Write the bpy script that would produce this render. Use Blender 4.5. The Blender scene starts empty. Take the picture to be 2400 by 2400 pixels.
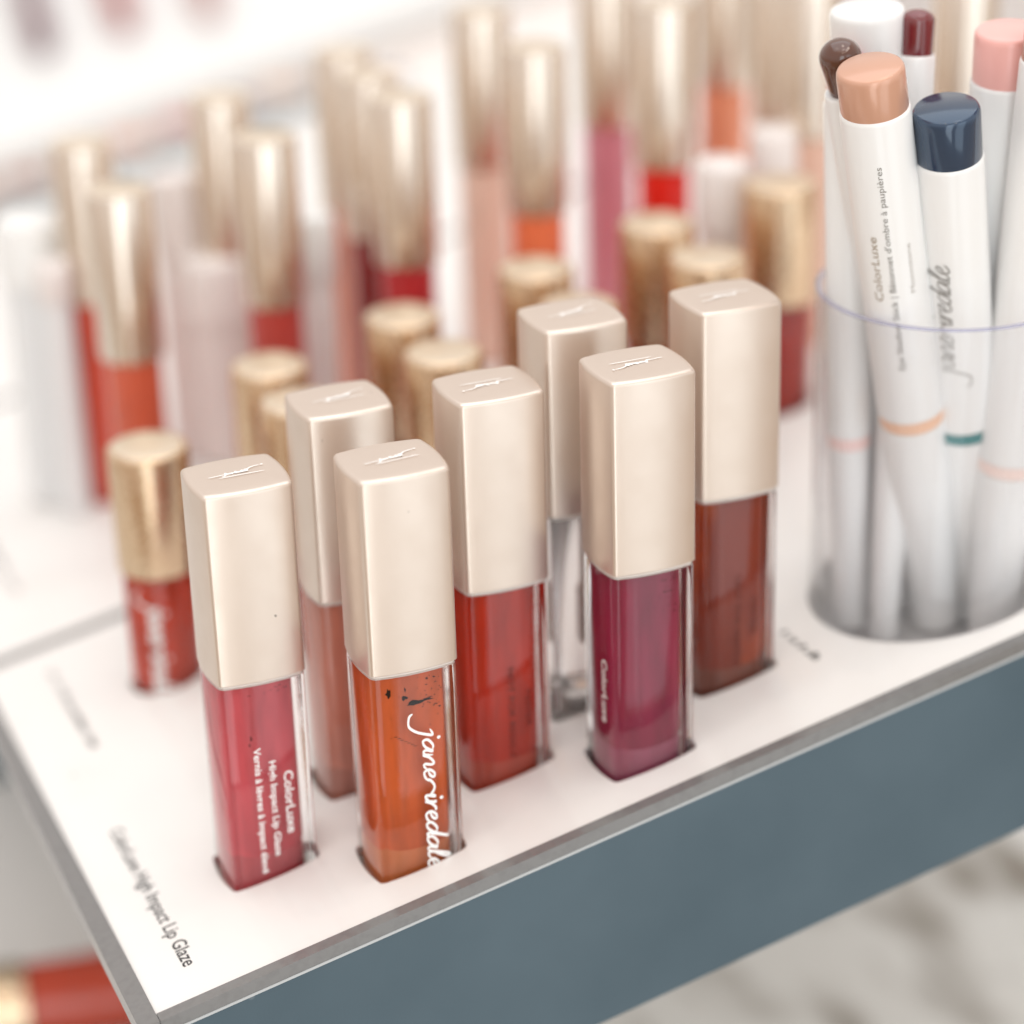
import bpy, bmesh, math, random
from mathutils import Vector, Matrix
random.seed(7)
K = 0.01            # all numbers below are centimetres; meshes are built in metres
ZO = 26.0           # the counter top lies at z = 0, 26 cm below the origin of the working frame
scene = bpy.context.scene
col = scene.collection

# ------------------------------------------------------------------ camera
CAM = Vector((-20.2188, -46.2512, 22.7553 + ZO))
YAW, PITCH, ROLL = math.radians(21.6231), math.radians(24.5384), math.radians(-1.7386)
FW = Vector((math.sin(YAW) * math.cos(PITCH), math.cos(YAW) * math.cos(PITCH), -math.sin(PITCH)))
r0 = Vector((math.cos(YAW), -math.sin(YAW), 0)); u0 = r0.cross(FW)
RT = r0 * math.cos(ROLL) + u0 * math.sin(ROLL)
UP = -r0 * math.sin(ROLL) + u0 * math.cos(ROLL)
cd = bpy.data.cameras.new('camera'); cam = bpy.data.objects.new('camera', cd); col.objects.link(cam)
cd.lens = 90; cd.sensor_width = 36; cd.sensor_fit = 'HORIZONTAL'
cd.clip_start = 0.02; cd.clip_end = 50
cd.dof.use_dof = True; cd.dof.focus_distance = 0.541; cd.dof.aperture_fstop = 4.6
cam.matrix_world = Matrix(((RT.x, UP.x, -FW.x, CAM.x * K), (RT.y, UP.y, -FW.y, CAM.y * K),
                           (RT.z, UP.z, -FW.z, CAM.z * K), (0, 0, 0, 1)))
scene.camera = cam

# ------------------------------------------------------------------ light
world = bpy.data.worlds.new('World'); scene.world = world; world.use_nodes = True
bg = world.node_tree.nodes['Background']
bg.inputs['Strength'].default_value = 1.0
# a bright shop all round: pale walls and ceiling above, warm wooden floor below
wn = world.node_tree; wtc = wn.nodes.new('ShaderNodeTexCoord'); wsx = wn.nodes.new('ShaderNodeSeparateXYZ')
wmr = wn.nodes.new('ShaderNodeMapRange'); wmr.inputs['From Min'].default_value = -0.25; wmr.inputs['From Max'].default_value = 0.15
wmx = wn.nodes.new('ShaderNodeMix'); wmx.data_type = 'RGBA'
wmx.inputs['A'].default_value = (0.47, 0.335, 0.225, 1); wmx.inputs['B'].default_value = (0.88, 0.81, 0.76, 1)
wn.links.new(wtc.outputs['Generated'], wsx.inputs[0]); wn.links.new(wsx.outputs['Z'], wmr.inputs['Value'])
wn.links.new(wmr.outputs['Result'], wmx.inputs['Factor']); wn.links.new(wmx.outputs['Result'], bg.inputs['Color'])

def area(name, loc, target, sx, sy, power, color):
    l = bpy.data.lights.new(name, 'AREA'); l.shape = 'RECTANGLE'; l.size = sx * K; l.size_y = sy * K
    l.energy = power; l.color = color
    o = bpy.data.objects.new(name, l); col.objects.link(o)
    o.location = (loc[0] * K, loc[1] * K, (loc[2] + ZO) * K)
    d = Vector(target) - Vector(loc)
    o.rotation_euler = d.to_track_quat('-Z', 'Y').to_euler()
    return o
area('window_light', (50, -135, -15), (44, 0, -15), 76, 210, 5.6, (0.74, 0.90, 1.0))
area('second_window_light', (-48, -135, -15), (-40, 0, -15), 58, 210, 7.5, (0.82, 0.94, 1.0))
area('ceiling_light', (10, 20, 170), (5, 10, -5), 220, 220, 15, (0.78, 0.91, 1.0))
for i, (x, y) in enumerate([(-60, -70), (-25, -95), (10, -60), (45, -95), (80, -50), (-45, -10), (25, 0), (-5, -130)]):
    l = bpy.data.lights.new('ceiling_spot', 'AREA'); l.shape = 'DISK'; l.size = 3.5 * K; l.energy = 0.8; l.color = (1.0, 0.86, 0.72)
    o = bpy.data.objects.new('ceiling_spot', l); col.objects.link(o); o.location = (x * K, y * K, (150 + ZO) * K)

vs = scene.view_settings
vs.view_transform = 'Standard'; vs.look = 'None'; vs.gamma = 1.0; vs.use_curve_mapping = False; vs.exposure = 0.11
cy = scene.cycles
cy.use_denoising = True; cy.use_adaptive_sampling = True; cy.adaptive_threshold = 0.02
cy.max_bounces = 16; cy.transmission_bounces = 14; cy.glossy_bounces = 6; cy.diffuse_bounces = 4; cy.transparent_max_bounces = 12
cy.sample_clamp_indirect = 6.0

# ------------------------------------------------------------------ materials
def srgb(r, g, b):
    f = lambda c: (c / 255) / 12.92 if c / 255 <= 0.04045 else ((c / 255 + 0.055) / 1.055) ** 2.4
    return (f(r), f(g), f(b), 1)
def mat(name, color, rough=0.4, metal=0.0, coat=0.0, trans=0.0, ior=1.47, spec=0.5, bump=0.0, bump_scale=900, sss=0.0, coat_rough=0.03):
    m = bpy.data.materials.new(name); m.use_nodes = True
    nt = m.node_tree; p = nt.nodes['Principled BSDF']
    p.inputs['Base Color'].default_value = color
    p.inputs['Roughness'].default_value = rough; p.inputs['Metallic'].default_value = metal
    p.inputs['Coat Weight'].default_value = coat; p.inputs['Coat Roughness'].default_value = coat_rough
    p.inputs['Transmission Weight'].default_value = trans; p.inputs['IOR'].default_value = ior
    p.inputs['Specular IOR Level'].default_value = spec
    if sss:
        p.inputs['Subsurface Weight'].default_value = sss; p.inputs['Subsurface Radius'].default_value = (0.004, 0.002, 0.0015)
        p.inputs['Subsurface Scale'].default_value = 0.5
    if bump:
        tc = nt.nodes.new('ShaderNodeTexCoord'); n = nt.nodes.new('ShaderNodeTexNoise'); b = nt.nodes.new('ShaderNodeBump')
        n.inputs['Scale'].default_value = bump_scale; n.inputs['Detail'].default_value = 3
        b.inputs['Strength'].default_value = bump; b.inputs['Distance'].default_value = 0.0005
        nt.links.new(tc.outputs['Object'], n.inputs['Vector']); nt.links.new(n.outputs['Fac'], b.inputs['Height'])
        nt.links.new(b.outputs['Normal'], p.inputs['Normal'])
    return m
def noisy(m, c1, c2, scale=(1, 1, 1), nscale=60, lo=0.35, hi=0.65, detail=4, coord='Object', rough=None):
    """mix two colours of the thing itself by stretched noise"""
    nt = m.node_tree; p = nt.nodes['Principled BSDF']
    tc = nt.nodes.new('ShaderNodeTexCoord'); mp = nt.nodes.new('ShaderNodeMapping'); mp.inputs['Scale'].default_value = scale
    n = nt.nodes.new('ShaderNodeTexNoise'); n.inputs['Scale'].default_value = nscale; n.inputs['Detail'].default_value = detail
    r = nt.nodes.new('ShaderNodeMapRange'); r.inputs['From Min'].default_value = lo; r.inputs['From Max'].default_value = hi
    mx = nt.nodes.new('ShaderNodeMix'); mx.data_type = 'RGBA'
    mx.inputs['A'].default_value = c1; mx.inputs['B'].default_value = c2
    nt.links.new(tc.outputs[coord], mp.inputs['Vector']); nt.links.new(mp.outputs['Vector'], n.inputs['Vector'])
    nt.links.new(n.outputs['Fac'], r.inputs['Value']); nt.links.new(r.outputs['Result'], mx.inputs['Factor'])
    nt.links.new(mx.outputs['Result'], p.inputs['Base Color'])
    if rough:
        r2 = nt.nodes.new('ShaderNodeMapRange'); r2.inputs['To Min'].default_value = rough[0]; r2.inputs['To Max'].default_value = rough[1]
        nt.links.new(n.outputs['Fac'], r2.inputs['Value']); nt.links.new(r2.outputs['Result'], p.inputs['Roughness'])
    return m

M = {}
M['cap'] = mat('satin_champagne', (0.70, 0.615, 0.55, 1), rough=0.34, metal=0.8, spec=0.5, bump=0.02, bump_scale=5000)
def speckle(m, c, scale, lo, hi):
    """scattered dust and tiny scuffs over whatever colour the material already has"""
    nt = m.node_tree; p = nt.nodes['Principled BSDF']; tc = nt.nodes.new('ShaderNodeTexCoord'); n = nt.nodes.new('ShaderNodeTexNoise')
    n.inputs['Scale'].default_value = scale; n.inputs['Detail'].default_value = 1; oi = nt.nodes.new('ShaderNodeObjectInfo')
    ad = nt.nodes.new('ShaderNodeVectorMath'); nt.links.new(tc.outputs['Object'], ad.inputs[0]); nt.links.new(oi.outputs['Location'], ad.inputs[1])
    r = nt.nodes.new('ShaderNodeMapRange'); r.inputs['From Min'].default_value = lo; r.inputs['From Max'].default_value = hi
    mx = nt.nodes.new('ShaderNodeMix'); mx.data_type = 'RGBA'; mx.inputs['B'].default_value = c
    bc = p.inputs['Base Color']
    if bc.is_linked: nt.links.new(bc.links[0].from_socket, mx.inputs['A'])
    else: mx.inputs['A'].default_value = bc.default_value
    nt.links.new(ad.outputs[0], n.inputs['Vector']); nt.links.new(n.outputs['Fac'], r.inputs['Value']); nt.links.new(r.outputs['Result'], mx.inputs['Factor'])
    nt.links.new(mx.outputs['Result'], bc)
noisy(M['cap'], (0.74, 0.635, 0.555, 1), (0.725, 0.62, 0.54, 1), nscale=120, rough=(0.24, 0.46))
speckle(M['cap'], (0.35, 0.29, 0.25, 1), 420, 0.81, 0.86)
M['emboss'] = mat('pressed_champagne', (0.95, 0.92, 0.89, 1), rough=0.4)
M['glass'] = mat('clear_glass', (1, 1, 1, 1), rough=0.0, trans=1.0, ior=1.46)
M['gold'] = mat('polished_gold', (0.74, 0.57, 0.39, 1), rough=0.17, metal=1.0)
noisy(M['gold'], (0.70, 0.51, 0.34, 1), (0.74, 0.56, 0.39, 1), nscale=300, rough=(0.20, 0.32))
M['goldtop'] = mat('pale_gold_top', (0.90, 0.79, 0.64, 1), rough=0.32, metal=1.0)  # cap tops, paler and rougher than the cap sides
M['tubecap'] = mat('satin_pale_gold', (0.80, 0.705, 0.615, 1), rough=0.22, metal=1.0)
M['card'] = mat('white_printed_card', (0.86, 0.845, 0.825, 1), rough=0.5, coat=0.55, coat_rough=0.04, spec=0.3)
noisy(M['card'], (0.87, 0.855, 0.835, 1), (0.83, 0.81, 0.785, 1), nscale=25, lo=0.5, hi=0.8)
speckle(M['card'], (0.62, 0.50, 0.46, 1), 260, 0.80, 0.84)
M['acrylic'] = mat('grey_acrylic_edge', (0.23, 0.225, 0.22, 1), rough=0.22, coat=0.5)
noisy(M['acrylic'], (0.19, 0.187, 0.185, 1), (0.16, 0.157, 0.155, 1), nscale=500, lo=0.45, hi=0.8)
M['edge'] = mat('pale_edge', (0.5, 0.52, 0.53, 1), rough=0.2)  # paler than the rim, for the strip along its lower front edge
M['blue'] = mat('steel_blue_laminate', (0.085, 0.14, 0.175, 1), rough=0.38, spec=0.4, bump=0.05, bump_scale=1500)
noisy(M['blue'], (0.063, 0.100, 0.126, 1), (0.082, 0.124, 0.153, 1), nscale=18, rough=(0.33, 0.45))
speckle(M['blue'], (0.16, 0.20, 0.23, 1), 160, 0.80, 0.83)
M['white_ink'] = mat('white_ink', (0.92, 0.91, 0.90, 1), rough=0.5)
M['dark_ink'] = mat('dark_ink', (0.03, 0.03, 0.033, 1), rough=0.6)
M['grey_ink'] = mat('grey_ink', (0.26, 0.245, 0.225, 1), rough=0.5)
M['gold_ink'] = mat('bronze_ink', (0.34, 0.26, 0.18, 1), rough=0.4)
M['red_ink'] = mat('dark_red_ink', (0.035, 0.005, 0.003, 1), rough=0.5)
M['pen_white'] = mat('white_plastic', (0.86, 0.86, 0.855, 1), rough=0.28, coat=0.2)
def thin_clear(name, tint, haze):
    m = bpy.data.materials.new(name); m.use_nodes = True; nt = m.node_tree; nt.nodes.remove(nt.nodes['Principled BSDF'])
    out = nt.nodes['Material Output']
    tr = nt.nodes.new('ShaderNodeBsdfTransparent'); tr.inputs['Color'].default_value = tint
    df = nt.nodes.new('ShaderNodeBsdfDiffuse'); df.inputs['Color'].default_value = (0.9, 0.9, 0.93, 1)
    gl = nt.nodes.new('ShaderNodeBsdfGlossy'); gl.inputs['Roughness'].default_value = 0.03
    fc = nt.nodes.new('ShaderNodeLayerWeight'); pw = nt.nodes.new('ShaderNodeMath'); pw.operation = 'POWER'; pw.inputs[1].default_value = 5
    fr = nt.nodes.new('ShaderNodeMath'); fr.operation = 'MULTIPLY_ADD'; fr.inputs[1].default_value = 0.9; fr.inputs[2].default_value = 0.035
    nt.links.new(fc.outputs['Facing'], pw.inputs[0]); nt.links.new(pw.outputs[0], fr.inputs[0])
    m1 = nt.nodes.new('ShaderNodeMixShader'); m1.inputs['Fac'].default_value = haze
    m2 = nt.nodes.new('ShaderNodeMixShader')
    nt.links.new(tr.outputs[0], m1.inputs[1]); nt.links.new(df.outputs[0], m1.inputs[2])
    nt.links.new(fr.outputs[0], m2.inputs['Fac']); nt.links.new(m1.outputs[0], m2.inputs[1]); nt.links.new(gl.outputs[0], m2.inputs[2])
    nt.links.new(m2.outputs[0], out.inputs['Surface'])
    return m
M['cup'] = thin_clear('clear_plastic', (0.985, 0.985, 0.99, 1), 0.022)
M['cup_rim'] = thin_clear('violet_plastic_rim', (0.74, 0.74, 0.87, 1), 0.2)
M['counter'] = mat('mottled_stone', (0.5, 0.5, 0.48, 1), rough=0.4)
noisy(M['counter'], (0.74, 0.735, 0.71, 1), (0.17, 0.135, 0.095, 1), scale=(1, 0.45, 1), nscale=30, lo=0.50, hi=0.70, detail=2.5)
M['lower_card'] = mat('off_white_board', (0.72, 0.705, 0.685, 1), rough=0.5)
M['smudge'] = mat('dark_residue', (0.02, 0.010, 0.007, 1), rough=0.7, spec=0.05)
def gloss_mat(name, c, dark=0.55, light=1.25, sss=0.0):
    m = mat(name, c, rough=0.3, spec=0.35, sss=sss)
    d = tuple(min(1, c[i] * dark) for i in range(3)) + (1,); l = tuple(min(1, c[i] * light) for i in range(3)) + (1,)
    return noisy(m, l, d, scale=(1, 1, 0.22), nscale=190, lo=0.42, hi=0.82, detail=6)
def plain_gloss(name, c):
    return noisy(mat(name, c, rough=0.25, coat=0.5), c, tuple(x * 0.75 for x in c[:3]) + (1,), scale=(1, 1, 0.3), nscale=120, lo=0.5, hi=0.8)

# ------------------------------------------------------------------ mesh helpers
def newmesh(name, verts, faces, m, smooth=True, angle=38):
    me = bpy.data.meshes.new(name)
    me.from_pydata([(x * K, y * K, z * K) for x, y, z in verts], [], faces)
    bm = bmesh.new(); bm.from_mesh(me); bmesh.ops.recalc_face_normals(bm, faces=bm.faces); bm.to_mesh(me); bm.free()
    if smooth:
        me.polygons.foreach_set('use_smooth', [True] * len(me.polygons)); me.set_sharp_from_angle(angle=math.radians(angle))
    if m: me.materials.append(m)
    me.update()
    return me
def link(name, me, parent=None, m=None):
    o = bpy.data.objects.new(name, me); col.objects.link(o)
    if parent: o.parent = parent
    if m is not None:
        o.material_slots[0].link = 'OBJECT'; o.material_slots[0].material = m
    return o
def tag(o, label, cat, group=None):
    o['label'] = label; o['category'] = cat
    if group: o['group'] = group
    return o
def root(name, label, cat, loc, group=None):
    o = bpy.data.objects.new(name, None); col.objects.link(o); o.empty_display_size = 0.01
    o.location = (loc[0] * K, loc[1] * K, (loc[2] + ZO) * K)
    return tag(o, label, cat, group)
def sq(w, d, b, rc, n=9):
    """square outline with bowed-out sides and rounded corners"""
    pts = []
    def side(k, s):
        e = b * (1 - s * s)
        return [(s * w / 2, -d / 2 - e), (w / 2 + e, s * d / 2), (-s * w / 2, d / 2 + e), (-w / 2 - e, -s * d / 2)][k]
    cor = [(w / 2, -d / 2), (w / 2, d / 2), (-w / 2, d / 2), (-w / 2, -d / 2)]
    for k in range(4):
        L = w if k % 2 == 0 else d; L2 = d if k % 2 == 0 else w
        s1 = 1 - 2 * rc / L
        for i in range(n + 1): pts.append(side(k, -s1 + 2 * s1 * i / n))
        A = side(k, s1); Bp = side((k + 1) % 4, -(1 - 2 * rc / L2)); Cn = cor[k]
        for t in (0.2, 0.4, 0.6, 0.8):
            pts.append(tuple((1 - t) ** 2 * A[j] + 2 * t * (1 - t) * Cn[j] + t * t * Bp[j] for j in (0, 1)))
    return pts
def circ(r, n=48): return [(r * math.cos(2 * math.pi * i / n), r * math.sin(2 * math.pi * i / n)) for i in range(n)]
def loft(rings, cap0=True, cap1=True):
    v = []; f = []; n = len(rings[0][1])
    for z, o in rings: v += [(x, y, z) for x, y in o]
    for k in range(len(rings) - 1):
        for i in range(n):
            j = (i + 1) % n; f.append((k * n + i, k * n + j, (k + 1) * n + j, (k + 1) * n + i))
    if cap0: f.append(tuple(reversed(range(n))))
    if cap1: f.append(tuple(range((len(rings) - 1) * n, len(rings) * n)))
    return v, f
def lathe(prof, n=48, cap0=True, cap1=True): return loft([(z, circ(max(r, 1e-3), n)) for r, z in prof], cap0, cap1)
def text2d(s, size, bold=0.0):
    c = bpy.data.curves.new('lettering', 'FONT'); c.body = s; c.size = size * K; c.resolution_u = 3; c.offset = bold * K
    o = bpy.data.objects.new('lettering', c); col.objects.link(o); bpy.context.view_layer.update()
    ev = o.evaluated_get(bpy.context.evaluated_depsgraph_get()); me = ev.to_mesh()
    v = [(p.co.x / K, p.co.y / K) for p in me.vertices]; f = [tuple(p.vertices) for p in me.polygons]
    ev.to_mesh_clear(); bpy.data.objects.remove(o); bpy.data.curves.remove(c)
    return v, f
def fit(v, length=None, center=True):
    x0 = min(p[0] for p in v); x1 = max(p[0] for p in v)
    s = length / (x1 - x0) if length else 1
    m = (x0 + x1) / 2 if center else x0
    return [((x - m) * s, y) for x, y in v]
def catmull(P, k=8):
    out = []
    for i in range(len(P) - 1):
        a = P[max(i - 1, 0)]; b = P[i]; c = P[i + 1]; d = P[min(i + 2, len(P) - 1)]
        for s in range(k):
            t = s / k
            out.append(tuple(0.5 * (2 * b[j] + (c[j] - a[j]) * t + (2 * a[j] - 5 * b[j] + 4 * c[j] - d[j]) * t * t + (3 * b[j] - a[j] - 3 * c[j] + d[j]) * t ** 3) for j in (0, 1)))
    out.append(P[-1]); return out
def ribbon(strokes, w, k=7):
    v = []; f = []
    for st in strokes:
        if len(st) == 1:       # a dot
            b = len(v); v += [(st[0][0] + w * .75 * math.cos(a * math.pi / 4), st[0][1] + w * .75 * math.sin(a * math.pi / 4)) for a in range(8)]
            f.append(tuple(range(b, b + 8))); continue
        P = catmull(st, k); b = len(v)
        for i, p in enumerate(P):
            q0 = P[max(i - 1, 0)]; q1 = P[min(i + 1, len(P) - 1)]
            tx, ty = q1[0] - q0[0], q1[1] - q0[1]; L = math.hypot(tx, ty) or 1
            t = i / (len(P) - 1); ww = w / 2 * (0.75 + 0.35 * abs(ty) / L) * (min(1, 0.35 + 6 * min(t, 1 - t)))
            v += [(p[0] - ty / L * ww, p[1] + tx / L * ww), (p[0] + ty / L * ww, p[1] - tx / L * ww)]
        for i in range(len(P) - 1): f.append((b + 2 * i, b + 2 * i + 1, b + 2 * i + 3, b + 2 * i + 2))
    return v, f
def script_strokes():
    """handwritten 'jane iredale', x-height 1"""
    L = {
     'j': (0.75, [[(0.0, 0.75), (0.42, 1.0), (0.40, 0.3), (0.25, -0.6), (-0.1, -1.25), (-0.75, -1.2), (-1.05, -0.85)], [(0.62, 1.6)]]),
     'a': (1.05, [[(0.85, 0.85), (0.45, 1.0), (0.05, 0.5), (0.2, 0.02), (0.6, 0.25), (0.88, 0.95), (0.82, 0.3), (0.98, 0.03), (1.2, 0.3)]]),
     'n': (1.1, [[(0.1, 0.95), (0.12, 0.0), (0.3, 0.6), (0.65, 1.0), (0.8, 0.75), (0.78, 0.15), (0.95, 0.03), (1.2, 0.3)]]),
     'e': (0.85, [[(0.05, 0.35), (0.5, 0.6), (0.6, 0.95), (0.32, 1.0), (0.08, 0.5), (0.3, 0.02), (0.65, 0.08), (0.95, 0.4)]]),
     'w': (1.0, [[(-0.1, 0.35), (0.15, 0.75), (0.45, 0.95), (0.75, 0.85), (1.0, 0.6)]]),
     'i': (0.5, [[(0.0, 0.45), (0.2, 0.98), (0.15, 0.2), (0.3, 0.02), (0.55, 0.3)], [(0.3, 1.6)]]),
     'r': (0.75, [[(0.0, 0.9), (0.12, 0.95), (0.08, 0.0), (0.25, 0.6), (0.55, 1.0), (0.75, 0.9)]]),
     'd': (1.05, [[(0.8, 0.85), (0.45, 1.0), (0.05, 0.5), (0.2, 0.02), (0.6, 0.25), (0.9, 1.2), (1.05, 2.1), (0.85, 0.3), (1.0, 0.03), (1.2, 0.3)]]),
     'l': (0.6, [[(0.0, 0.3), (0.35, 1.2), (0.5, 2.0), (0.3, 2.1), (0.15, 1.0), (0.15, 0.25), (0.35, 0.02), (0.65, 0.3)]]),
    }
    out = []; x = 0
    for ch in 'janewiredale':
        adv, st = L[ch]
        for s in st: out.append([(x + px + 0.18 * py, py) for px, py in s])
        x += adv
    return out, x

# plane of the sloping display top
PA, PB, PC = 0.2089, -0.0470, -6.6403
def plane(x, y): return PA * x + PB * y + PC

# ------------------------------------------------------------------ setting
def sheet(name, x0, x1, y0, y1, z, m):
    me = newmesh(name, [(x0, y0, z), (x1, y0, z), (x1, y1, z), (x0, y1, z)], [(0, 1, 2, 3)], m, smooth=False)
    return link(name, me)
counter = sheet('counter', -150, 220, -10, 420, 0, M['counter']); counter['kind'] = 'structure'

# ------------------------------------------------------------------ the sloping display with its holes
W, D, HC, BULGE = 1.95, 1.735, 4.49, 0.10
HB = 10.2   # height of a square bottle
SQB = {  # x, y of the front left corner and z of the cap top
 'pink': (-8.3214, 1.1257, 1.1844), 'orange': (-5.5548, -0.9337, 1.8019), 'dred': (-2.6021, 0.9975, 2.2701),
 'plum': (0.0484, -0.9702, 2.9874), 'brown': (3.0531, 0.8608, 3.4386), 'nude': (-5.3481, 3.0778, 1.6700), 'clear': (0.0093, 2.4062, 3.0023)}
ROW_A = [(-6.85, 12.2), (-3.05, 11.4), (0.72, 11.0), (4.35, 10.7), (8.0, 10.6)]
ROW_B = [(-2.9, 14.4), (0.83, 14.35), (4.62, 14.15), (8.2, 14.1), (11.7, 13.6)]
ROW_C = [(-5.4, 19.2), (-1.2, 19.3), (2.55, 18.6), (6.65, 18.8), (10.6, 18.7), (14.4, 18.6)]
ROW_D = [(-5.07, 24.9), (-0.95, 24.6), (3.0, 24.8), (7.15, 24.2), (11.1, 23.8), (15.0, 23.6)]
CUP = (9.75, 1.75, 3.0)
disp = root('makeup_display', 'sloping white tester display with grey acrylic rim and steel blue side', 'display', (-11.3, -2.3, plane(-11.3, -2.3)))
DO = Vector((-11.3, -2.3, plane(-11.3, -2.3)))
def dl(v): return [(x - DO.x, y - DO.y, z - DO.z) for x, y, z in v]
def holed_card(name, x0, x1, y0, y1, holes, thick, m, parent):
    bm = bmesh.new(); edges = []; loops = []
    def loop(pts):
        vs_ = [bm.verts.new((x * K, y * K, 0)) for x, y in pts]
        es = [bm.edges.new((vs_[i], vs_[(i + 1) % len(vs_)])) for i in range(len(vs_))]
        edges.extend(es); loops.append(vs_)
    loop([(x0, y0), (x1, y0), (x1, y1), (x0, y1)])
    for h in holes: loop(h)
    bmesh.ops.triangle_fill(bm, use_beauty=True, use_dissolve=False, edges=edges)
    low = []
    for L in loops:
        lv = [bm.verts.new((v.co.x, v.co.y, 1)) for v in L]; low.append(lv)
        for i in range(len(L)):
            j = (i + 1) % len(L); bm.faces.new((L[i], L[j], lv[j], lv[i]))
    for v in bm.verts:
        x, y = v.co.x / K, v.co.y / K
        z = plane(x, y) - (thick if v.co.z > .5 else 0)
        v.co = Vector(((x - DO.x) * K, (y - DO.y) * K, (z - DO.z) * K))
    bmesh.ops.recalc_face_normals(bm, faces=bm.faces)
    me = bpy.data.meshes.new(name); bm.to_mesh(me); bm.free(); me.materials.append(m)
    return link(name, me, parent)
def slab(name, x0, x1, y0, y1, up, down, m, parent):
    v = []
    for dz in (-down, up):
        v += [(x, y, plane(x, y) + dz) for x, y in ((x0, y0), (x1, y0), (x1, y1), (x0, y1))]
    me = newmesh(name, dl(v), [(3, 2, 1, 0), (4, 5, 6, 7), (0, 1, 5, 4), (1, 2, 6, 5), (2, 3, 7, 6), (3, 0, 4, 7)], m, smooth=False)
    return link(name, me, parent)
def shift(o, x, y): return [(px + x, py + y) for px, py in o]
gap = 0.035
holes1 = [shift(sq(W + 2 * gap, D + 2 * gap, BULGE, 0.12), x + W / 2, y + D / 2) for x, y, z in SQB.values()]
holes1 += [shift(circ(1.0), x, y) for x, y in ROW_A + ROW_B] + [shift(circ(CUP[2] + 0.03, 72), CUP[0], CUP[1])]
XR = 26.0; XL = -11.05
holed_card('card', XL, XR, -2.08, 16.35, holes1, 0.25, M['card'], disp)
holes2 = [shift(circ(0.86), x, y) for x, y in ROW_C + ROW_D]
holed_card('card', XL, XR, 16.85, 35.5, holes2, 0.25, M['card'], disp)
slab('card', XL, XR, 36.0, 56.0, 0, 0.25, M['card'], disp)
slab('acrylic_rim', XL - 0.45, XL - 0.012, -2.42, 56.5, 0.05, 0.30, M['acrylic'], disp)
slab('acrylic_rim', XL + 0.0, XR, -2.42, -2.095, 0.05, 0.30, M['acrylic'], disp)
slab('divider', XL + 0.0, XR, 16.365, 16.835, 0.02, 0.25, M['acrylic'], disp)
slab('divider', XL + 0.0, XR, 35.515, 35.985, 0.02, 0.25, M['acrylic'], disp)
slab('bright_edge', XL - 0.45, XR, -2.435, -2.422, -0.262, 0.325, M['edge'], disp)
slab('side_panel', XL - 0.43, XR, -2.415, -2.0, -0.327, 5.1, M['blue'], disp)
slab('back_panel', XL - 0.43, 16.0, 56.1, 57.2, 0.12, 5.1, M['blue'], disp)
slab('base_board', -9.5, XR, -1.9, 56.0, -3.0, 3.3, M['card'], disp)
ped = root('display_foot', 'dark steel blue block under the left end of the display', 'foot', (2, 44, -ZO))
link('block', newmesh('block', [(x, y, z) for z in (0, 15.0) for x, y in ((-10, -6), (16, -6), (16, 8), (-10, 8))],
     [(3, 2, 1, 0), (4, 5, 6, 7), (0, 1, 5, 4), (1, 2, 6, 5), (2, 3, 7, 6), (3, 0, 4, 7)], M['blue'], smooth=False), ped)
sv, sf = lathe([(0.05, -6.24), (CUP[2] + 0.02, -6.24), (CUP[2] + 0.02, -4.0)], 64, True, False)
sv = [(x + CUP[0], y + CUP[1], z if z < -6 else plane(x + CUP[0], y + CUP[1]) - 0.02) for x, y, z in sv]
link('bounce_sleeve', newmesh('bounce_sleeve', dl(sv), sf, M['card']), disp)  # white liner added to bounce light into the sunken cup
# printed words on the card
def panel_text(v2, f2, x0, y0):   # reads from the back to the front, letter tops to the right
    v = [(x0 + v_, y0 - u, plane(x0 + v_, y0 - u) + 0.006) for u, v_ in v2]
    return link('lettering', newmesh('lettering', dl(v), f2, M['dark_ink'], smooth=False), disp)
v2, f2 = text2d('ColorLuxe High Impact Lip Glaze', 0.46, 0.004); panel_text(fit(v2, 6.6, False), f2, -10.1, 5.75)
def dashes(n, w=0.2, h=0.2):
    v = []; f = []; x = 0
    for i in range(n):
        ww = w * random.uniform(.35, .8); hh = h * random.uniform(.6, 1.2)
        b = len(v); v += [(x, 0), (x + ww, 0), (x + ww, hh), (x, hh)]; f.append((b, b + 1, b + 2, b + 3)); x += w if random.random() > .15 else 1.7 * w
    return v, f
panel_text(*dashes(22), -9.5, 14.9); panel_text(*dashes(26), -9.2, 26.2); panel_text(*dashes(7), 5.75, 2.1)

# ------------------------------------------------------------------ square lip glosses
BW, BD = W - 0.05, D - 0.05
def body_front(x): return -(BD / 2 + BULGE * (1 - (2 * x / BW) ** 2))
def body_left(y): return -(BW / 2 + BULGE * (1 - (2 * y / BD) ** 2))
zc = HB - HC   # underside of the cap
o_ = lambda i: sq(W - 2 * i, D - 2 * i, BULGE, 0.085)
cap_me = newmesh('cap', *loft([(zc, o_(0.06)), (zc, o_(0.02)), (zc + 0.02, o_(0.0)), (HB - 0.10, o_(0.0)), (HB - 0.06, o_(0.010)), (HB - 0.027, o_(0.032)), (HB - 0.007, o_(0.065)), (HB, o_(0.105)), (HB + 0.012, o_(0.35))]), M['cap'])
b_ = lambda i: sq(BW - 2 * i, BD - 2 * i, BULGE, 0.11)
glass_me = newmesh('glass_body', *loft([(0.0, b_(0.10)), (0.03, b_(0.03)), (0.09, b_(0.0)), (zc - 0.12, b_(0.0)), (zc - 0.055, b_(0.012)), (zc - 0.05, b_(0.09))]), M['glass'])
CW, CDp = 1.34, 1.24
def core_outline(i): return sq(CW - 2 * i, CDp - 2 * i, 0.05, 0.36 - min(i, .1))
zb = 1.30
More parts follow.
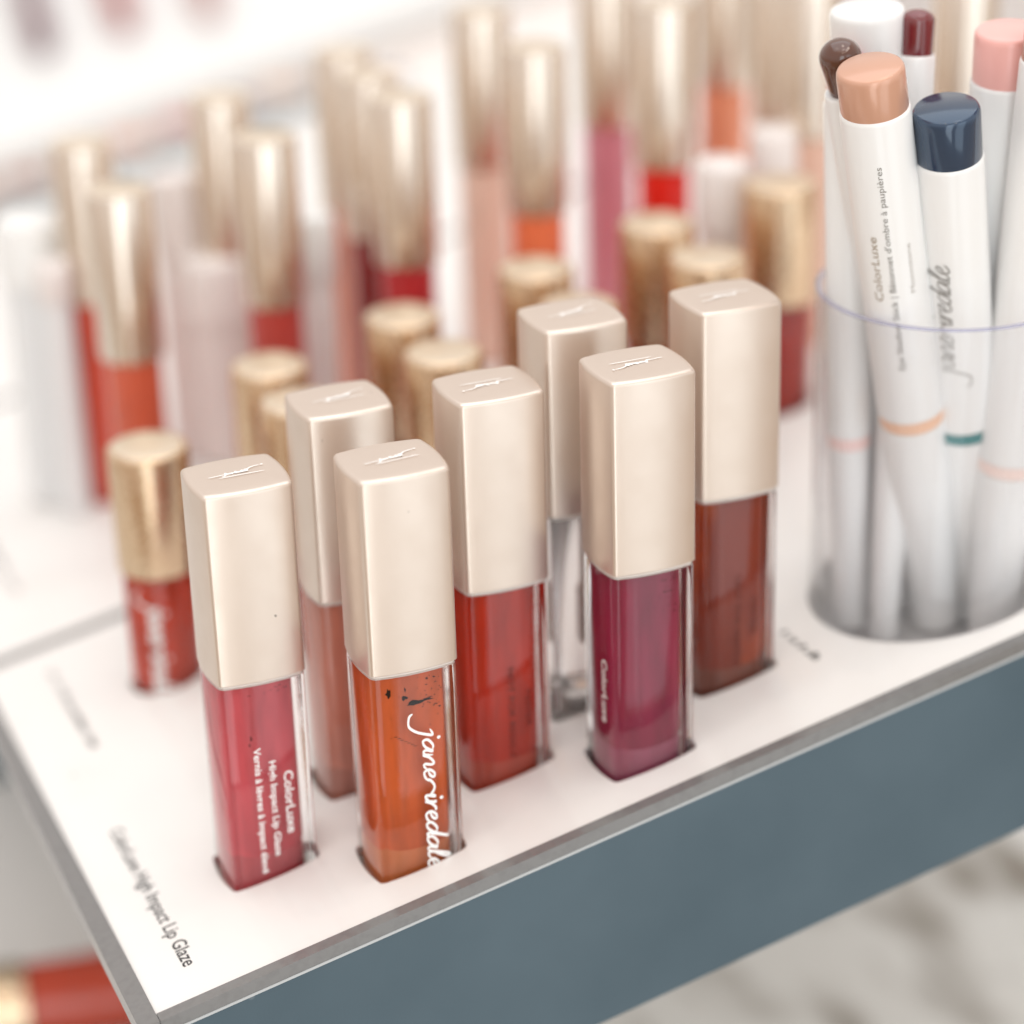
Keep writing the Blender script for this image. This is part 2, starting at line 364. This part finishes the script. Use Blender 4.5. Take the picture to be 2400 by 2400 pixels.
cv_, cf_ = loft([(zb - 0.16, core_outline(0.34)), (zb - 0.12, core_outline(0.17)), (zb - 0.02, core_outline(0.05)), (zb + 0.12, core_outline(0.0)), (zc - 0.22, core_outline(0.0)), (zc - 0.12, core_outline(0.06)), (zc - 0.07, core_outline(0.3))])
cv_ = [(x, y, z + (0.10 * x - 0.10 * (1 - (x / 0.7) ** 2)) * (1 if z < 2 else 0)) for x, y, z in cv_]
core_me = newmesh('gloss_core', cv_, cf_, None); core_me.materials.append(M['card'])
lightening_plug_me = newmesh('lightening_plug', *loft([(zc - 0.10, b_(0.03)), (zc - 0.03, b_(0.012)), (zc - 0.004, b_(0.03))]), mat('pale_lightening_plug', (0.82, 0.76, 0.71, 1), rough=0.4))  # plug added so the glass mirrors something pale, not the unlit cap underside
base_me = newmesh('reflected_tint', *loft([(0.22, core_outline(0.1)), (0.3, core_outline(0.0)), (zb + 0.02, core_outline(0.015)), (zb + 0.08, core_outline(0.1))]), None); base_me.materials.append(M['card'])  # solid block painted with the gloss colour that the clear base reflects
def core_front(x): return -(CDp / 2 + 0.05 * (1 - (2 * x / CW) ** 2))
def logo(flip):
    st, Lx = script_strokes()
    s = 0.52 / Lx
    strokes = [[((x - Lx / 2) * s + 0.02, y * 0.05 + 0.02) for x, y in q] for q in st]
    strokes += [[(-0.60, -0.01), (-0.45, 0.0), (-0.24, 0.02)], [(0.26, 0.02), (0.30, 0.12), (0.42, 0.19), (0.60, 0.22)], [(-0.40, -0.13), (0.1, -0.12), (0.60, -0.12)], [(0.64, 0.225)]]
    v, f = ribbon(strokes, 0.042, 4)
    c, sn = (math.cos(flip), math.sin(flip))
    return newmesh('pressed_logo', [(x * c - y * sn, x * sn + y * c, HB + 0.015 + 2e-5 * i) for i, (x, y) in enumerate(v)], f, M['emboss'], smooth=False)
GC = {'pink': srgb(222, 90, 100), 'orange': srgb(222, 100, 42), 'dred': srgb(206, 44, 4), 'plum': srgb(158, 42, 76), 'brown': srgb(140, 52, 22), 'nude': srgb(216, 136, 114)}
BASE = {'pink': srgb(218, 92, 100), 'orange': srgb(240, 135, 75), 'dred': srgb(212, 72, 38), 'plum': srgb(186, 92, 120), 'brown': srgb(150, 72, 46), 'nude': srgb(206, 130, 110)}  # lighter tones painting the reflected gloss colour low in the glass
CM = {k: gloss_mat('gloss_' + k, c, dark=0.7 if k in ('pink', 'nude') else 0.6, light=1.1) for k, c in GC.items()}
noisy(CM['brown'], srgb(150, 50, 22), srgb(214, 92, 34), scale=(1, 1, 0.3), nscale=110, lo=0.5, hi=0.75)
CM['clear'] = mat('gloss_clear', (1.0, 0.96, 0.95, 1), rough=0.25, trans=1.0, ior=1.42)
LAB = {
 'pink': 'square lip gloss of rose pink colour with three lines of white print, front left corner',
 'orange': 'square lip gloss of orange colour with white handwritten script, nearest the front edge',
 'dred': 'square lip gloss of deep brick red colour printed TESTER, between orange and plum ones',
 'plum': 'square lip gloss of plum purple colour with satin cap, right of the front row',
 'brown': 'square lip gloss of dark brown colour standing nearest the cup of pens',
 'nude': 'square lip gloss of nude pink colour half hidden behind the orange one',
 'clear': 'square lip gloss of clear colourless liquid, half hidden behind the plum one'}
LOGO = {'pink': 0.0, 'orange': 0.08, 'dred': math.pi, 'plum': math.pi, 'brown': math.pi, 'nude': 0.05, 'clear': 0.1}
ROOT = {}
for k, (x, y, z) in SQB.items():
    t = root('lip_gloss', LAB[k], 'lip gloss', (x + W / 2, y + D / 2, z - HB), 'square lip glosses in the display')
    ROOT[k] = t
    c = link('cap', cap_me, t); link('pressed_logo', logo(LOGO[k]), c)
    g = link('glass_body', glass_me, t); link('lightening_plug', lightening_plug_me, g); link('gloss_core', core_me, g, CM[k])
    link('reflected_tint', base_me, g, noisy(mat('base_' + k, BASE[k], rough=.3), BASE[k], tuple(q * .8 for q in BASE[k][:3]) + (1,), scale=(1, 1, .4), nscale=150) if k in BASE else CM[k])
def on_front(t, v2, f2, xo, zo, m, name='lettering'):     # reads downwards, letter tops to the right
    v = [(xo + b, body_front(xo + b) - 0.006 - 2e-5 * i, zc - zo - a) for i, (a, b) in enumerate(v2)]
    return link(name, newmesh(name, v, f2, m, smooth=False), t)
xf = lambda u: -BW / 2 + u * BW
v2, f2 = text2d('ColorLuxe', 0.30, 0.005); on_front(ROOT['pink'], fit(v2, 1.58), f2, xf(.66), 3.12, M['white_ink'])
v2, f2 = text2d('High Impact Lip Glaze', 0.22, 0.004); on_front(ROOT['pink'], fit(v2, 2.42), f2, xf(.49), 3.2, M['white_ink'])
v2, f2 = text2d('Vernis à lèvres à impact élevé', 0.22, 0.004); on_front(ROOT['pink'], fit(v2, 3.2), f2, xf(.32), 3.2, M['white_ink'])
st, Lx = script_strokes(); sc_ = 3.5 / Lx
v2, f2 = ribbon([[(x * sc_, y * 0.235) for x, y in q] for q in st], 0.060); on_front(ROOT['orange'], v2, f2, xf(.54), 1.42, M['white_ink'])
v2, f2 = text2d('NOT FOR RESALE', 0.2); on_front(ROOT['dred'], fit(v2, 2.3), f2, xf(.44), 3.15, M['red_ink'])
v2, f2 = text2d('TESTER', 0.2); on_front(ROOT['dred'], fit(v2, 0.98), f2, xf(.66), 3.1, M['red_ink'])
v2, f2 = text2d('NOT FOR RESALE', 0.18); on_front(ROOT['brown'], fit(v2, 2.3), f2, xf(.42), 3.15, M['red_ink'])
v2, f2 = text2d('TESTER', 0.18); on_front(ROOT['brown'], fit(v2, 0.98), f2, xf(.64), 3.1, M['red_ink'])
v2, f2 = text2d('ColorLuxe', 0.30, 0.005); v2 = fit(v2, 1.58)
link('lettering', newmesh('lettering', [(body_left(-0.30 - b) - 0.006, -0.30 - b, zc - 3.0 - a) for a, b in v2], f2, M['white_ink'], smooth=False), ROOT['plum'])
# residue and gaps in the orange gloss, on the surface of the liquid
def blob(cx, cz, rx, rz, n=14, seed=0):
    R = random.Random(seed); pts = []
    for i in range(n):
        a = 2 * math.pi * i / n; q = R.uniform(0.45, 1.15); pts.append((cx + rx * q * math.cos(a), cz + rz * q * math.sin(a)))
    return pts
def smudges(t, items):
    v = []; f = []
    for i, (cx, cz, rx, rz) in enumerate(items):
        p = blob(cx, cz, rx, rz, seed=i); b = len(v); v += [(x, core_front(max(-.6, min(.6, x))) - 0.012, zc - z) for x, z in p]; f.append(tuple(range(b, b + len(p))))
    return link('residue', newmesh('residue', v, f, M['smudge'], smooth=False), t)
R = random.Random(3)
items = [(0.0, 0.86, 0.2, 0.075), (0.25, 0.84, 0.2, 0.035), (-0.22, 0.70, 0.07, 0.07), (-0.56, 0.55, 0.07, 0.12), (0.36, 0.80, 0.09, 0.012), (-0.2, 0.5, 0.02, 0.05)]
items += [(R.uniform(.15, .62), R.uniform(.3, 1.1), R.uniform(.01, .035), R.uniform(.008, .016)) for _ in range(26)]
items += [(R.uniform(-.55, .62), R.uniform(.25, 1.7), R.uniform(.006, .015), R.uniform(.006, .012)) for _ in range(26)]
items += [(-0.45 + 0.07 * i, 1.6 + 0.05 * i, 0.05, 0.008) for i in range(7)]
smudges(ROOT['orange'], items)
smudges(ROOT['pink'], [(-0.32, 1.45, 0.02, 0.07), (-0.36, 1.6, 0.018, 0.05)] + [(R.uniform(-.6, .6), R.uniform(.28, .42), R.uniform(.02, .06), .008) for _ in range(9)])
smudges(ROOT['plum'], [(R.uniform(.0, .6), R.uniform(.25, 1.2), R.uniform(.008, .03), R.uniform(.008, .03)) for _ in range(22)])
# wand seen through the clear gloss
link('wand', newmesh('wand', *lathe([(0.10, 2.2), (0.15, 2.4), (0.15, 3.6), (0.09, 3.8), (0.09, zc - 0.3), (0.3, zc - 0.25), (0.3, zc - 0.08)], 20), mat('wand_clear', (0.85, 0.75, 0.7, 1), rough=0.3)), ROOT['clear'])

# ------------------------------------------------------------------ short round bottles with gold caps
HR = 7.1; RC = 1.03; hcR = 3.3
zr = HR - hcR
rcap_me = newmesh('cap', *lathe([(RC - 0.06, zr), (RC - 0.01, zr + 0.01), (RC, zr + 0.05), (RC, HR - 0.10), (RC - 0.02, HR - 0.05), (RC - 0.06, HR - 0.015), (RC - 0.11, HR)], 56), M['gold'])
rtop_me = newmesh('cap_top', *lathe([(RC - 0.13, HR + 0.001), (RC - 0.16, HR + 0.012), (0.3, HR + 0.014)], 48), M['goldtop'])
rbody_me = newmesh('glass_body', *lathe([(0.80, 0), (0.89, 0.05), (0.92, 0.14), (0.92, zr - 0.08), (0.88, zr - 0.02)], 48), M['glass'])
rcore_me = newmesh('gloss_core', *lathe([(0.5, 0.42), (0.74, 0.5), (0.80, 0.65), (0.80, zr - 0.25), (0.74, zr - 0.15)], 40), None); rcore_me.materials.append(M['card'])
RA = [('brick red', srgb(208, 68, 40)), ('rosewood', srgb(150, 60, 50)), ('dark coral', srgb(190, 80, 60)), ('berry', srgb(140, 30, 50)), ('crimson', srgb(160, 20, 20))]
RB = [('dusty rose', srgb(180, 90, 85)), ('terracotta', srgb(170, 75, 45)), ('apricot', srgb(215, 130, 95)), ('burnt orange', srgb(190, 80, 40)), ('dark red', srgb(180, 40, 18))]
LA = ['short round gold-capped gloss with brick red body, alone at left behind the rose pink one',
      'short round gold-capped bottle peeking out left of the nude square gloss cap',
      'short round gold-capped bottle whose top shows between nude and brick red square caps',
      'short round gold-capped bottle hidden behind the cap of the clear square gloss',
      'short round gold-capped bottle just behind the cap of the brown square gloss']
LB = ['short round gold-capped bottle, leftmost of the rear row, left of the nude square cap',
      'short round gold-capped bottle, second of the rear row, below the crimson tall tube',
      'short round gold-capped bottle, third of the rear row, below the coral tall tube',
      'short round gold-capped bottle, fourth of the rear row, below the bright red tall tube',
      'short round gold-capped gloss with dark red body, beside the clear cup']
for row, cols, labs in ((ROW_A, RA, LA), (ROW_B, RB, LB)):
    for (x, y), (cn, c), lb in zip(row, cols, labs):
        t = root('round_gloss', lb, 'lip gloss', (x, y, plane(x, y) + 6.5 - HR), 'short round gold-capped glosses')
        cp = link('cap', rcap_me, t); link('cap_top', rtop_me, cp)
        g = link('glass_body', rbody_me, t); link('gloss_core', rcore_me, g, gloss_mat('gloss_' + cn.replace(' ', '_'), c))
        if lb is LA[0]:
            st, Lx = script_strokes(); s = 3.0 / Lx
            v2, f2 = ribbon([[(a * s, b * s) for a, b in q] for q in st], 0.075)
            link('lettering', newmesh('lettering', [((0.93 + 2e-5 * i) * math.sin(-0.62 + b), -(0.93 + 2e-5 * i) * math.cos(-0.62 + b), zr - 0.75 - a) for i, (a, b) in enumerate(v2)], f2, M['white_ink'], smooth=False), t)

# ------------------------------------------------------------------ tall slim tubes
HT = 11.6; RT_ = 0.90; hcT = 4.75
zt = HT - hcT
tcap_me = newmesh('cap', *lathe([(RT_ - 0.06, zt), (RT_, zt + 0.03), (RT_, HT - 0.08), (RT_ - 0.03, HT - 0.02), (RT_ - 0.09, HT)], 40), M['tubecap'])
ttop_me = newmesh('cap_top', *lathe([(RT_ - 0.1, HT + 0.001), (RT_ - 0.14, HT + 0.012), (0.2, HT + 0.014)], 40), M['goldtop'])
tbody_me = newmesh('tube', *lathe([(0.70, 0), (0.76, 0.06), (0.78, 0.2), (0.78, zt - 0.03), (0.74, zt - 0.01)], 40), M['glass'])
TC = [('orange red', srgb(208, 90, 60)), ('muted red', srgb(190, 66, 58)), ('crimson', srgb(190, 40, 46)), ('bright coral', srgb(255, 130, 85)), ('bright red', srgb(235, 28, 12)), ('pale cream', srgb(236, 214, 200))]
TD = [('tomato red', srgb(205, 72, 48)), ('milky clear', srgb(226, 214, 208)), ('rosy peach', srgb(232, 160, 138)), ('pale peach', srgb(246, 216, 198)), ('mauve pink', srgb(216, 138, 154)), ('salmon', srgb(232, 150, 115))]
for row, cols, where in ((ROW_C, TC, 'pale gold cap, nearer row'), (ROW_D, TD, 'pale gold cap, farther row')):
    for (x, y), (cn, c) in zip(row, cols):
        t = root('tall_gloss_tube', f'tall blurred gloss tube, {cn} body, {where}', 'lip gloss', (x, y, plane(x, y) + 11.05 - HT), 'tall tubes with pale gold caps')
        cp = link('cap', tcap_me, t); link('cap_top', ttop_me, cp)
        link('tube', tbody_me, t, plain_gloss('gloss_' + cn.replace(' ', '_'), c))

# ------------------------------------------------------------------ cup of pens
cx, cyy, cr = CUP
cz0, cz1 = -6.22, 2.75
ct = root('pen_cup', 'clear plastic round cup holding the white makeup pens', 'cup', (cx, cyy, cz0))
H = cz1 - cz0; th = 0.13
cv, cf = lathe([(0.02, 0.0), (cr - 0.12, 0.0), (cr - 0.03, 0.04), (cr, 0.14), (cr, H - 0.05), (cr - 0.03, H), (cr - th + 0.03, H), (cr - th, H - 0.05), (cr - th, 0.35), (cr - th - 0.1, 0.22), (cr - 0.6, 0.18), (0.02, 0.18)], 96, False, False)
link('cup_wall', newmesh('cup_wall', cv, cf, M['cup']), ct)
link('rim', newmesh('rim', *lathe([(cr - th + .02, H - .03), (cr + .01, H - .03), (cr + .015, H), (cr, H + .02), (cr - th + .04, H + .02), (cr - th + .02, H - .03)], 96, False, False), M['cup_rim']), ct)
def at_y(p, Y):
    px, py = p[0] * 2400 / 1932, p[1] * 2400 / 1932
    d = FW + RT * ((px - 1200) / 6000) - UP * ((py - 1200) / 6000)
    return CAM + d * ((Y - CAM.y) / d.y)
def pen(name, label, cat, bot, yb, top, yt, r, tip_h, tipm, style, bandm=None, band_at=0.36, group='white pens in the clear cup'):
    A = at_y(bot, yb); B_ = at_y(top, yt); ax = (B_ - A); Lp = ax.length; ax.normalize()
    t = bpy.data.objects.new(name, None); col.objects.link(t); t.empty_display_size = 0.01; tag(t, label, cat, group)
    yv = (FW - ax * FW.dot(ax)).normalized(); xv = yv.cross(ax)
    t.matrix_world = Matrix(((xv.x, yv.x, ax.x, A.x * K), (xv.y, yv.y, ax.y, A.y * K), (xv.z, yv.z, ax.z, A.z * K), (0, 0, 0, 1)))
    zb_ = Lp * band_at; zt_ = Lp - tip_h
    link('lower_cap', newmesh('lower_cap', *lathe([(r * .55, 0), (r * .68, .04), (r * .72, .12), (r * .93, zb_ * .75), (r * .95, zb_ - .02), (r * .90, zb_)], 40), M['pen_white']), t)
    link('band', newmesh('band', *lathe([(r * .9, zb_), (r * .965, zb_ + .02), (r * .965, zb_ + .30), (r * .93, zb_ + .31)], 40, False, False), bandm or M['pen_white']), t)
    link('barrel', newmesh('barrel', *lathe([(r * .93, zb_ + .3), (r, zb_ + .34), (r, zt_ - .1), (r * .985, zt_ - .03), (r * .95, zt_), (r * .8, zt_ + .005)], 40), M['pen_white']), t)
    if style == 'flat':
        pr = [(r * .93, zt_ - .05), (r * .955, zt_ + .02), (r * .955, Lp - .18), (r * .94, Lp - .08), (r * .90, Lp - .025), (r * .84, Lp)]
    elif style == 'dome':
        pr = [(r * .72, zt_ - .05), (r * .75, zt_), (r * .95, Lp - .5)] + [(r * .97 * math.cos(a), Lp - .42 + .42 * math.sin(a)) for a in [i * math.pi / 16 for i in range(8)]]
    else:
        pr = [(r * .84, zt_ - .05), (r * .86, zt_), (r * .88, Lp - .35)] + [(r * .88 * math.cos(a), Lp - .25 + .25 * math.sin(a)) for a in [i * math.pi / 16 for i in range(8)]]
    link('tip', newmesh('tip', *lathe(pr, 44), tipm), t)
    return t, Lp
def on_pen(t, Lp, r, v2, f2, xo, zo, m):      # reads upwards, letter tops to the left
    v = []
    for i, (a, b) in enumerate(v2):
        ph = (xo - b) / r; q = r + .006 + 2e-5 * i; v.append((q * math.sin(ph), -q * math.cos(ph), Lp - zo + a))
    link('lettering', newmesh('lettering', v, f2, m, smooth=False), t)
tipm = lambda n, c, **k: mat('tip_' + n, c, **({'rough': 0.25, 'coat': 0.4} | k))
P2, L2 = pen('eye_shadow_stick', 'white stick with rose beige end and peach band, printed along its barrel', 'makeup stick', (1766, 1168), 1.9, (1641, 125), 0.1, 0.77, 0.98,
             tipm('rose_beige', srgb(208, 160, 136), metal=0.2, rough=.28), 'flat', mat('band_peach', srgb(240, 195, 165)), 0.40)
v2, f2 = text2d('ColorLuxe', 0.28); on_pen(P2, L2, 0.77, fit(v2, 1.65), f2, -0.46, 4.58, M['gold_ink'])
v2, f2 = text2d("Eye Shadow Stick | Bâtonnet d'ombre à paupières", 0.20); on_pen(P2, L2, 0.77, fit(v2, 5.2), f2, -0.16, 4.62, M['grey_ink'])
v2, f2 = text2d('Moonstone', 0.17); on_pen(P2, L2, 0.77, fit(v2, 1.25), f2, 0.28, 4.65, mat('pale_ink', (.5, .47, .44, 1)))
P3, L3 = pen('eye_shadow_stick', 'white stick with navy blue end and teal band', 'makeup stick', (1838, 1147), 2.0, (1785, 202), -0.3, 0.77, 1.18,
             tipm('navy', srgb(38, 62, 88), metal=0.2, rough=.2, coat=.8), 'flat', mat('band_teal', srgb(40, 125, 128)), 0.395)
st, Lx = script_strokes(); s = 2.95 / Lx
v2, f2 = ribbon([[(a * s, b * s) for a, b in q] for q in st], 0.035); on_pen(P3, L3, 0.77, v2, f2, -0.30, 6.5, M['grey_ink'])
pen('eye_shadow_stick', 'white stick leaning right at the cup front, its end beyond the frame', 'makeup stick', (1868, 1190), 0.75, (2004, 10), -0.75, 0.77, 1.2,
    tipm('taupe', srgb(180, 140, 120)), 'flat', mat('band_blush', srgb(246, 222, 214)), 0.29)
pen('eye_shadow_stick', 'white stick with pale pink end at the right edge', 'makeup stick', (1836, 1132), 2.4, (1905, 55), 0.9, 0.80, 1.15,
    tipm('pale_pink', srgb(245, 185, 178), rough=.35), 'flat', mat('band_pink', srgb(240, 190, 185)), 0.33)
pen('lip_pencil', 'slim white pencil with brown domed end leaning left', 'makeup pencil', (1752, 1120), 3.2, (1580, 75), 1.45, 0.48, 1.25,
    tipm('brown', srgb(84, 44, 26), rough=.12, coat=1.0), 'dome', None, 0.3)
pen('lip_pencil', 'white pencil with red end, mostly hidden behind the brown ended pencil', 'makeup pencil', (1604, 1176), 2.6, (1597, 92), 2.6, 0.52, 1.2,
    tipm('red', srgb(200, 30, 45), rough=.2), 'round', mat('band_red', srgb(246, 214, 210)), 0.335)
pen('lip_pencil', 'slim white pencil with dark maroon end behind the rose beige stick', 'makeup pencil', (1667, 1202), 1.6, (1733, 16), 2.4, 0.44, 1.0,
    tipm('maroon', srgb(110, 30, 36), rough=.12, coat=1.0), 'round', None, 0.3)
pen('concealer_stick', 'wide plain white stick behind the rose beige one', 'makeup stick', (1670, 1128), 3.4, (1636, 14), 3.0, 0.88, 1.3,
    M['pen_white'], 'flat', None, 0.3)

# ------------------------------------------------------------------ blurred things farther back
def on_plane(p, h=0.0):
    px, py = p[0] * 2400 / 1932, p[1] * 2400 / 1932
    d = FW + RT * ((px - 1200) / 6000) - UP * ((py - 1200) / 6000)
    t = (PA * CAM.x + PB * CAM.y + PC + ZO + h - CAM.z) / (d.z - PA * d.x - PB * d.y)
    return CAM + d * t
def pale_tube(label, p, h, r, capm, bodym, cap_h):
    Q = on_plane(p, h); t = root('pale_tube', label, 'tube', (Q.x, Q.y, plane(Q.x, Q.y)), 'pale tubes at the back of the display')
    link('tube', newmesh('tube', *lathe([(r * .7, 0), (r * .82, .05), (r * .85, .2), (r * .85, h - cap_h), (r * .8, h - cap_h + .02)], 32), bodym), t)
    link('cap', newmesh('cap', *lathe([(r * .95, h - cap_h), (r, h - cap_h + .04), (r, h - .3), (r * .93, h - .1), (r * .7, h)], 32), capm), t)
white_pl = mat('milk_white_plastic', (0.87, 0.87, 0.86, 1), rough=0.35)
silver = mat('frosted_silver', (0.80, 0.81, 0.82, 1), rough=0.3, coat=.4)
pinkish = mat('frosted_blush', (0.84, 0.78, 0.76, 1), rough=0.3, coat=.4)
pale_tube('thick tube with white rounded cap and silvery body at the left edge', (52, 405), 9.0, 1.05, white_pl, silver, 2.0)
pale_tube('thin silvery tube just right of the thick white-capped tube at left', (98, 492), 8.0, 0.55, pinkish, silver, 1.2)
pale_tube('blush white tube between the two leftmost pairs of tall tubes', (325, 325), 9.0, 0.72, pinkish, pinkish, 2.4)
pale_tube('pale frosted tube below and left of the milky clear tube', (400, 480), 6.5, 0.95, pinkish, pinkish, 2.0)
pale_tube('white frosted tube between the muted red and rosy peach tubes', (590, 400), 8.0, 0.6, white_pl, white_pl, 2.0)
pale_tube('white frosted tube right of the bright red tall tube', (1362, 300), 7.0, 0.75, pinkish, pinkish, 2.0)
pale_tube('white frosted tube behind the rear round bottles at right', (1460, 240), 7.0, 0.7, pinkish, white_pl, 2.0)
for p_, lb_, c_ in (((1828, -90), 'tall blurred tube with pale gold cap right of the maroon ended pencil', (225, 200, 190)), ((1530, -60), 'tall blurred tube with pale gold cap just left of the brown ended pencil', (232, 190, 170))):
    Q = on_plane(p_, 11.05); t = root('tall_gloss_tube', lb_, 'lip gloss', (Q.x, Q.y, plane(Q.x, Q.y) + 11.05 - HT), 'tall tubes with pale gold caps')
    cp = link('cap', tcap_me, t); link('cap_top', ttop_me, cp); link('tube', tbody_me, t, plain_gloss('gloss_far', srgb(*c_)))
# one more tall tube squeezed between the two rows
Q = on_plane((694, 138), 11.05); t = root('tall_gloss_tube', 'tall blurred tube with dark wine red body, middle of the tight group of three', 'lip gloss', (Q.x, Q.y, plane(Q.x, Q.y) + 11.05 - HT), 'tall tubes with pale gold caps')
cp = link('cap', tcap_me, t); link('cap_top', ttop_me, cp); link('tube', tbody_me, t, plain_gloss('gloss_dark_wine', srgb(140, 30, 30)))
# blush pans along the back edge
for i, c in enumerate([(190, 140, 122), (176, 130, 118), (205, 160, 140), (228, 178, 160), (205, 130, 125), (150, 110, 125), (225, 190, 170), (170, 150, 150)]):
    x = -2.4 + i * 2.35; y = 60.2
    t = root('blush_pan', ['first', 'second', 'third', 'fourth', 'fifth', 'sixth', 'seventh', 'eighth'][i] + f' powder pan from the left on the blurred ledge behind the display', 'powder pan', (x, y, plane(x, 57) - 1.0), 'powder pans on the ledge')
    link('pan', newmesh('pan', *lathe([(1.1, 0), (1.15, .05), (1.15, 1.0), (1.05, 1.05)], 32), white_pl), t)
    link('powder', newmesh('powder', *lathe([(1.03, 1.0), (1.0, 1.12), (0.6, 1.14)], 32), mat('powder', srgb(*c), rough=.8)), t)
sec = root('neighbour_display', 'second white display board far behind the tubes, upper left', 'display', (20, 75, -ZO))
def blk(name, x0, x1, y0, y1, dz0, dz1, m, z0=None):
    v = []
    for q in (0, 1):
        for x, y in ((x0, y0), (x1, y0), (x1, y1), (x0, y1)):
            z = plane(x, 57) + (dz1 if q else dz0)
            if not q and z0 is not None: z = z0
            v.append((x - 20, y - 75, z + ZO))
    link(name, newmesh(name, v, [(3, 2, 1, 0), (4, 5, 6, 7), (0, 1, 5, 4), (1, 2, 6, 5), (2, 3, 7, 6), (3, 0, 4, 7)], m, smooth=False), sec)
blk('ledge', -14, 60, 58.0, 63.5, -2.2, -1.0, mat('pale_ledge', srgb(238, 228, 222), rough=.5))
blk('board', -14, 70, 64.5, 140, -1.2, 0.0, white_pl)
blk('base', -13, 69, 65.5, 139, -5, -1.2, pinkish, z0=-ZO)
for p0, p1, c, lb in (((40, -60), (82, 95), srgb(96, 22, 48), 'plum'), ((196, -75), (238, 50), srgb(165, 75, 70), 'brick rose'), ((365, -90), (398, 28), srgb(190, 150, 145), 'pale mauve')):
    a_ = on_plane(p0, 0); b_2 = on_plane(p1, 0)
    for q_, pp in ((a_, p0), (b_2, p1)):
        for _ in range(6): q_.xyz = on_plane(pp, plane(q_.x, 57) - plane(q_.x, q_.y) + 0.62)
    ax = a_ - b_2; Lp = ax.length; ax.normalize(); yv = Vector((0, 0, 1)).cross(ax).normalized(); xv = yv.cross(ax)
    t = bpy.data.objects.new('lip_crayon', None); col.objects.link(t); t.empty_display_size = .01
    tag(t, f'{lb} crayon lying blurred on the far white board', 'crayon', 'crayons on the far board')
    t.matrix_world = Matrix(((xv.x, yv.x, ax.x, b_2.x * K), (xv.y, yv.y, ax.y, b_2.y * K), (xv.z, yv.z, ax.z, b_2.z * K), (0, 0, 0, 1)))
    m = mat('crayon_' + lb.replace(' ', '_'), c, rough=.4)
    link('point', newmesh('point', *lathe([(0.12, 0), (0.2, .05), (0.56, 1.6)], 20), m), t)
    link('shaft', newmesh('shaft', *lathe([(0.56, 1.6), (0.6, 1.7), (0.6, Lp)], 20), m), t)

# ------------------------------------------------------------------ things on the counter under the display
lc = root('white_board', 'off white board lying on the counter below the display, at lower left', 'board', (-12, 35, -ZO))
link('board', newmesh('board', [(x, y, z) for z in (0.004, 0.6) for x, y in ((-20, -18), (13, -18), (13, 40), (-20, 40))], [(3, 2, 1, 0), (4, 5, 6, 7), (0, 1, 5, 4), (1, 2, 6, 5), (2, 3, 7, 6), (3, 0, 4, 7)], M['lower_card'], smooth=False), lc)
def on_z(p, z):
    px, py = p[0] * 2400 / 1932, p[1] * 2400 / 1932
    d = FW + RT * ((px - 1200) / 6000) - UP * ((py - 1200) / 6000); return CAM + d * ((z - CAM.z) / d.z)
A_ = on_z((20, 1900), 2.0); B2 = on_z((330, 1850), 2.0)
ax = (B2 - A_).normalized(); yv = Vector((0, 0, 1)).cross(ax).normalized(); xv = yv.cross(ax)
t = bpy.data.objects.new('fallen_gloss', None); col.objects.link(t); t.empty_display_size = .01
tag(t, 'red lip gloss with gold cap lying on its side at bottom left', 'lip gloss')
t.matrix_world = Matrix(((xv.x, yv.x, ax.x, A_.x * K), (xv.y, yv.y, ax.y, A_.y * K), (xv.z, yv.z, ax.z, A_.z * K), (0, 0, 0, 1)))
link('cap', newmesh('cap', *lathe([(1.25, -3.2), (1.4, -3.1), (1.4, .5), (1.3, .55)], 40), M['gold']), t)
link('body', newmesh('body', *lathe([(1.2, .55), (1.28, .6), (1.28, 5.6), (1.2, 5.7)], 40), plain_gloss('gloss_lying_red', srgb(178, 58, 30))), t)
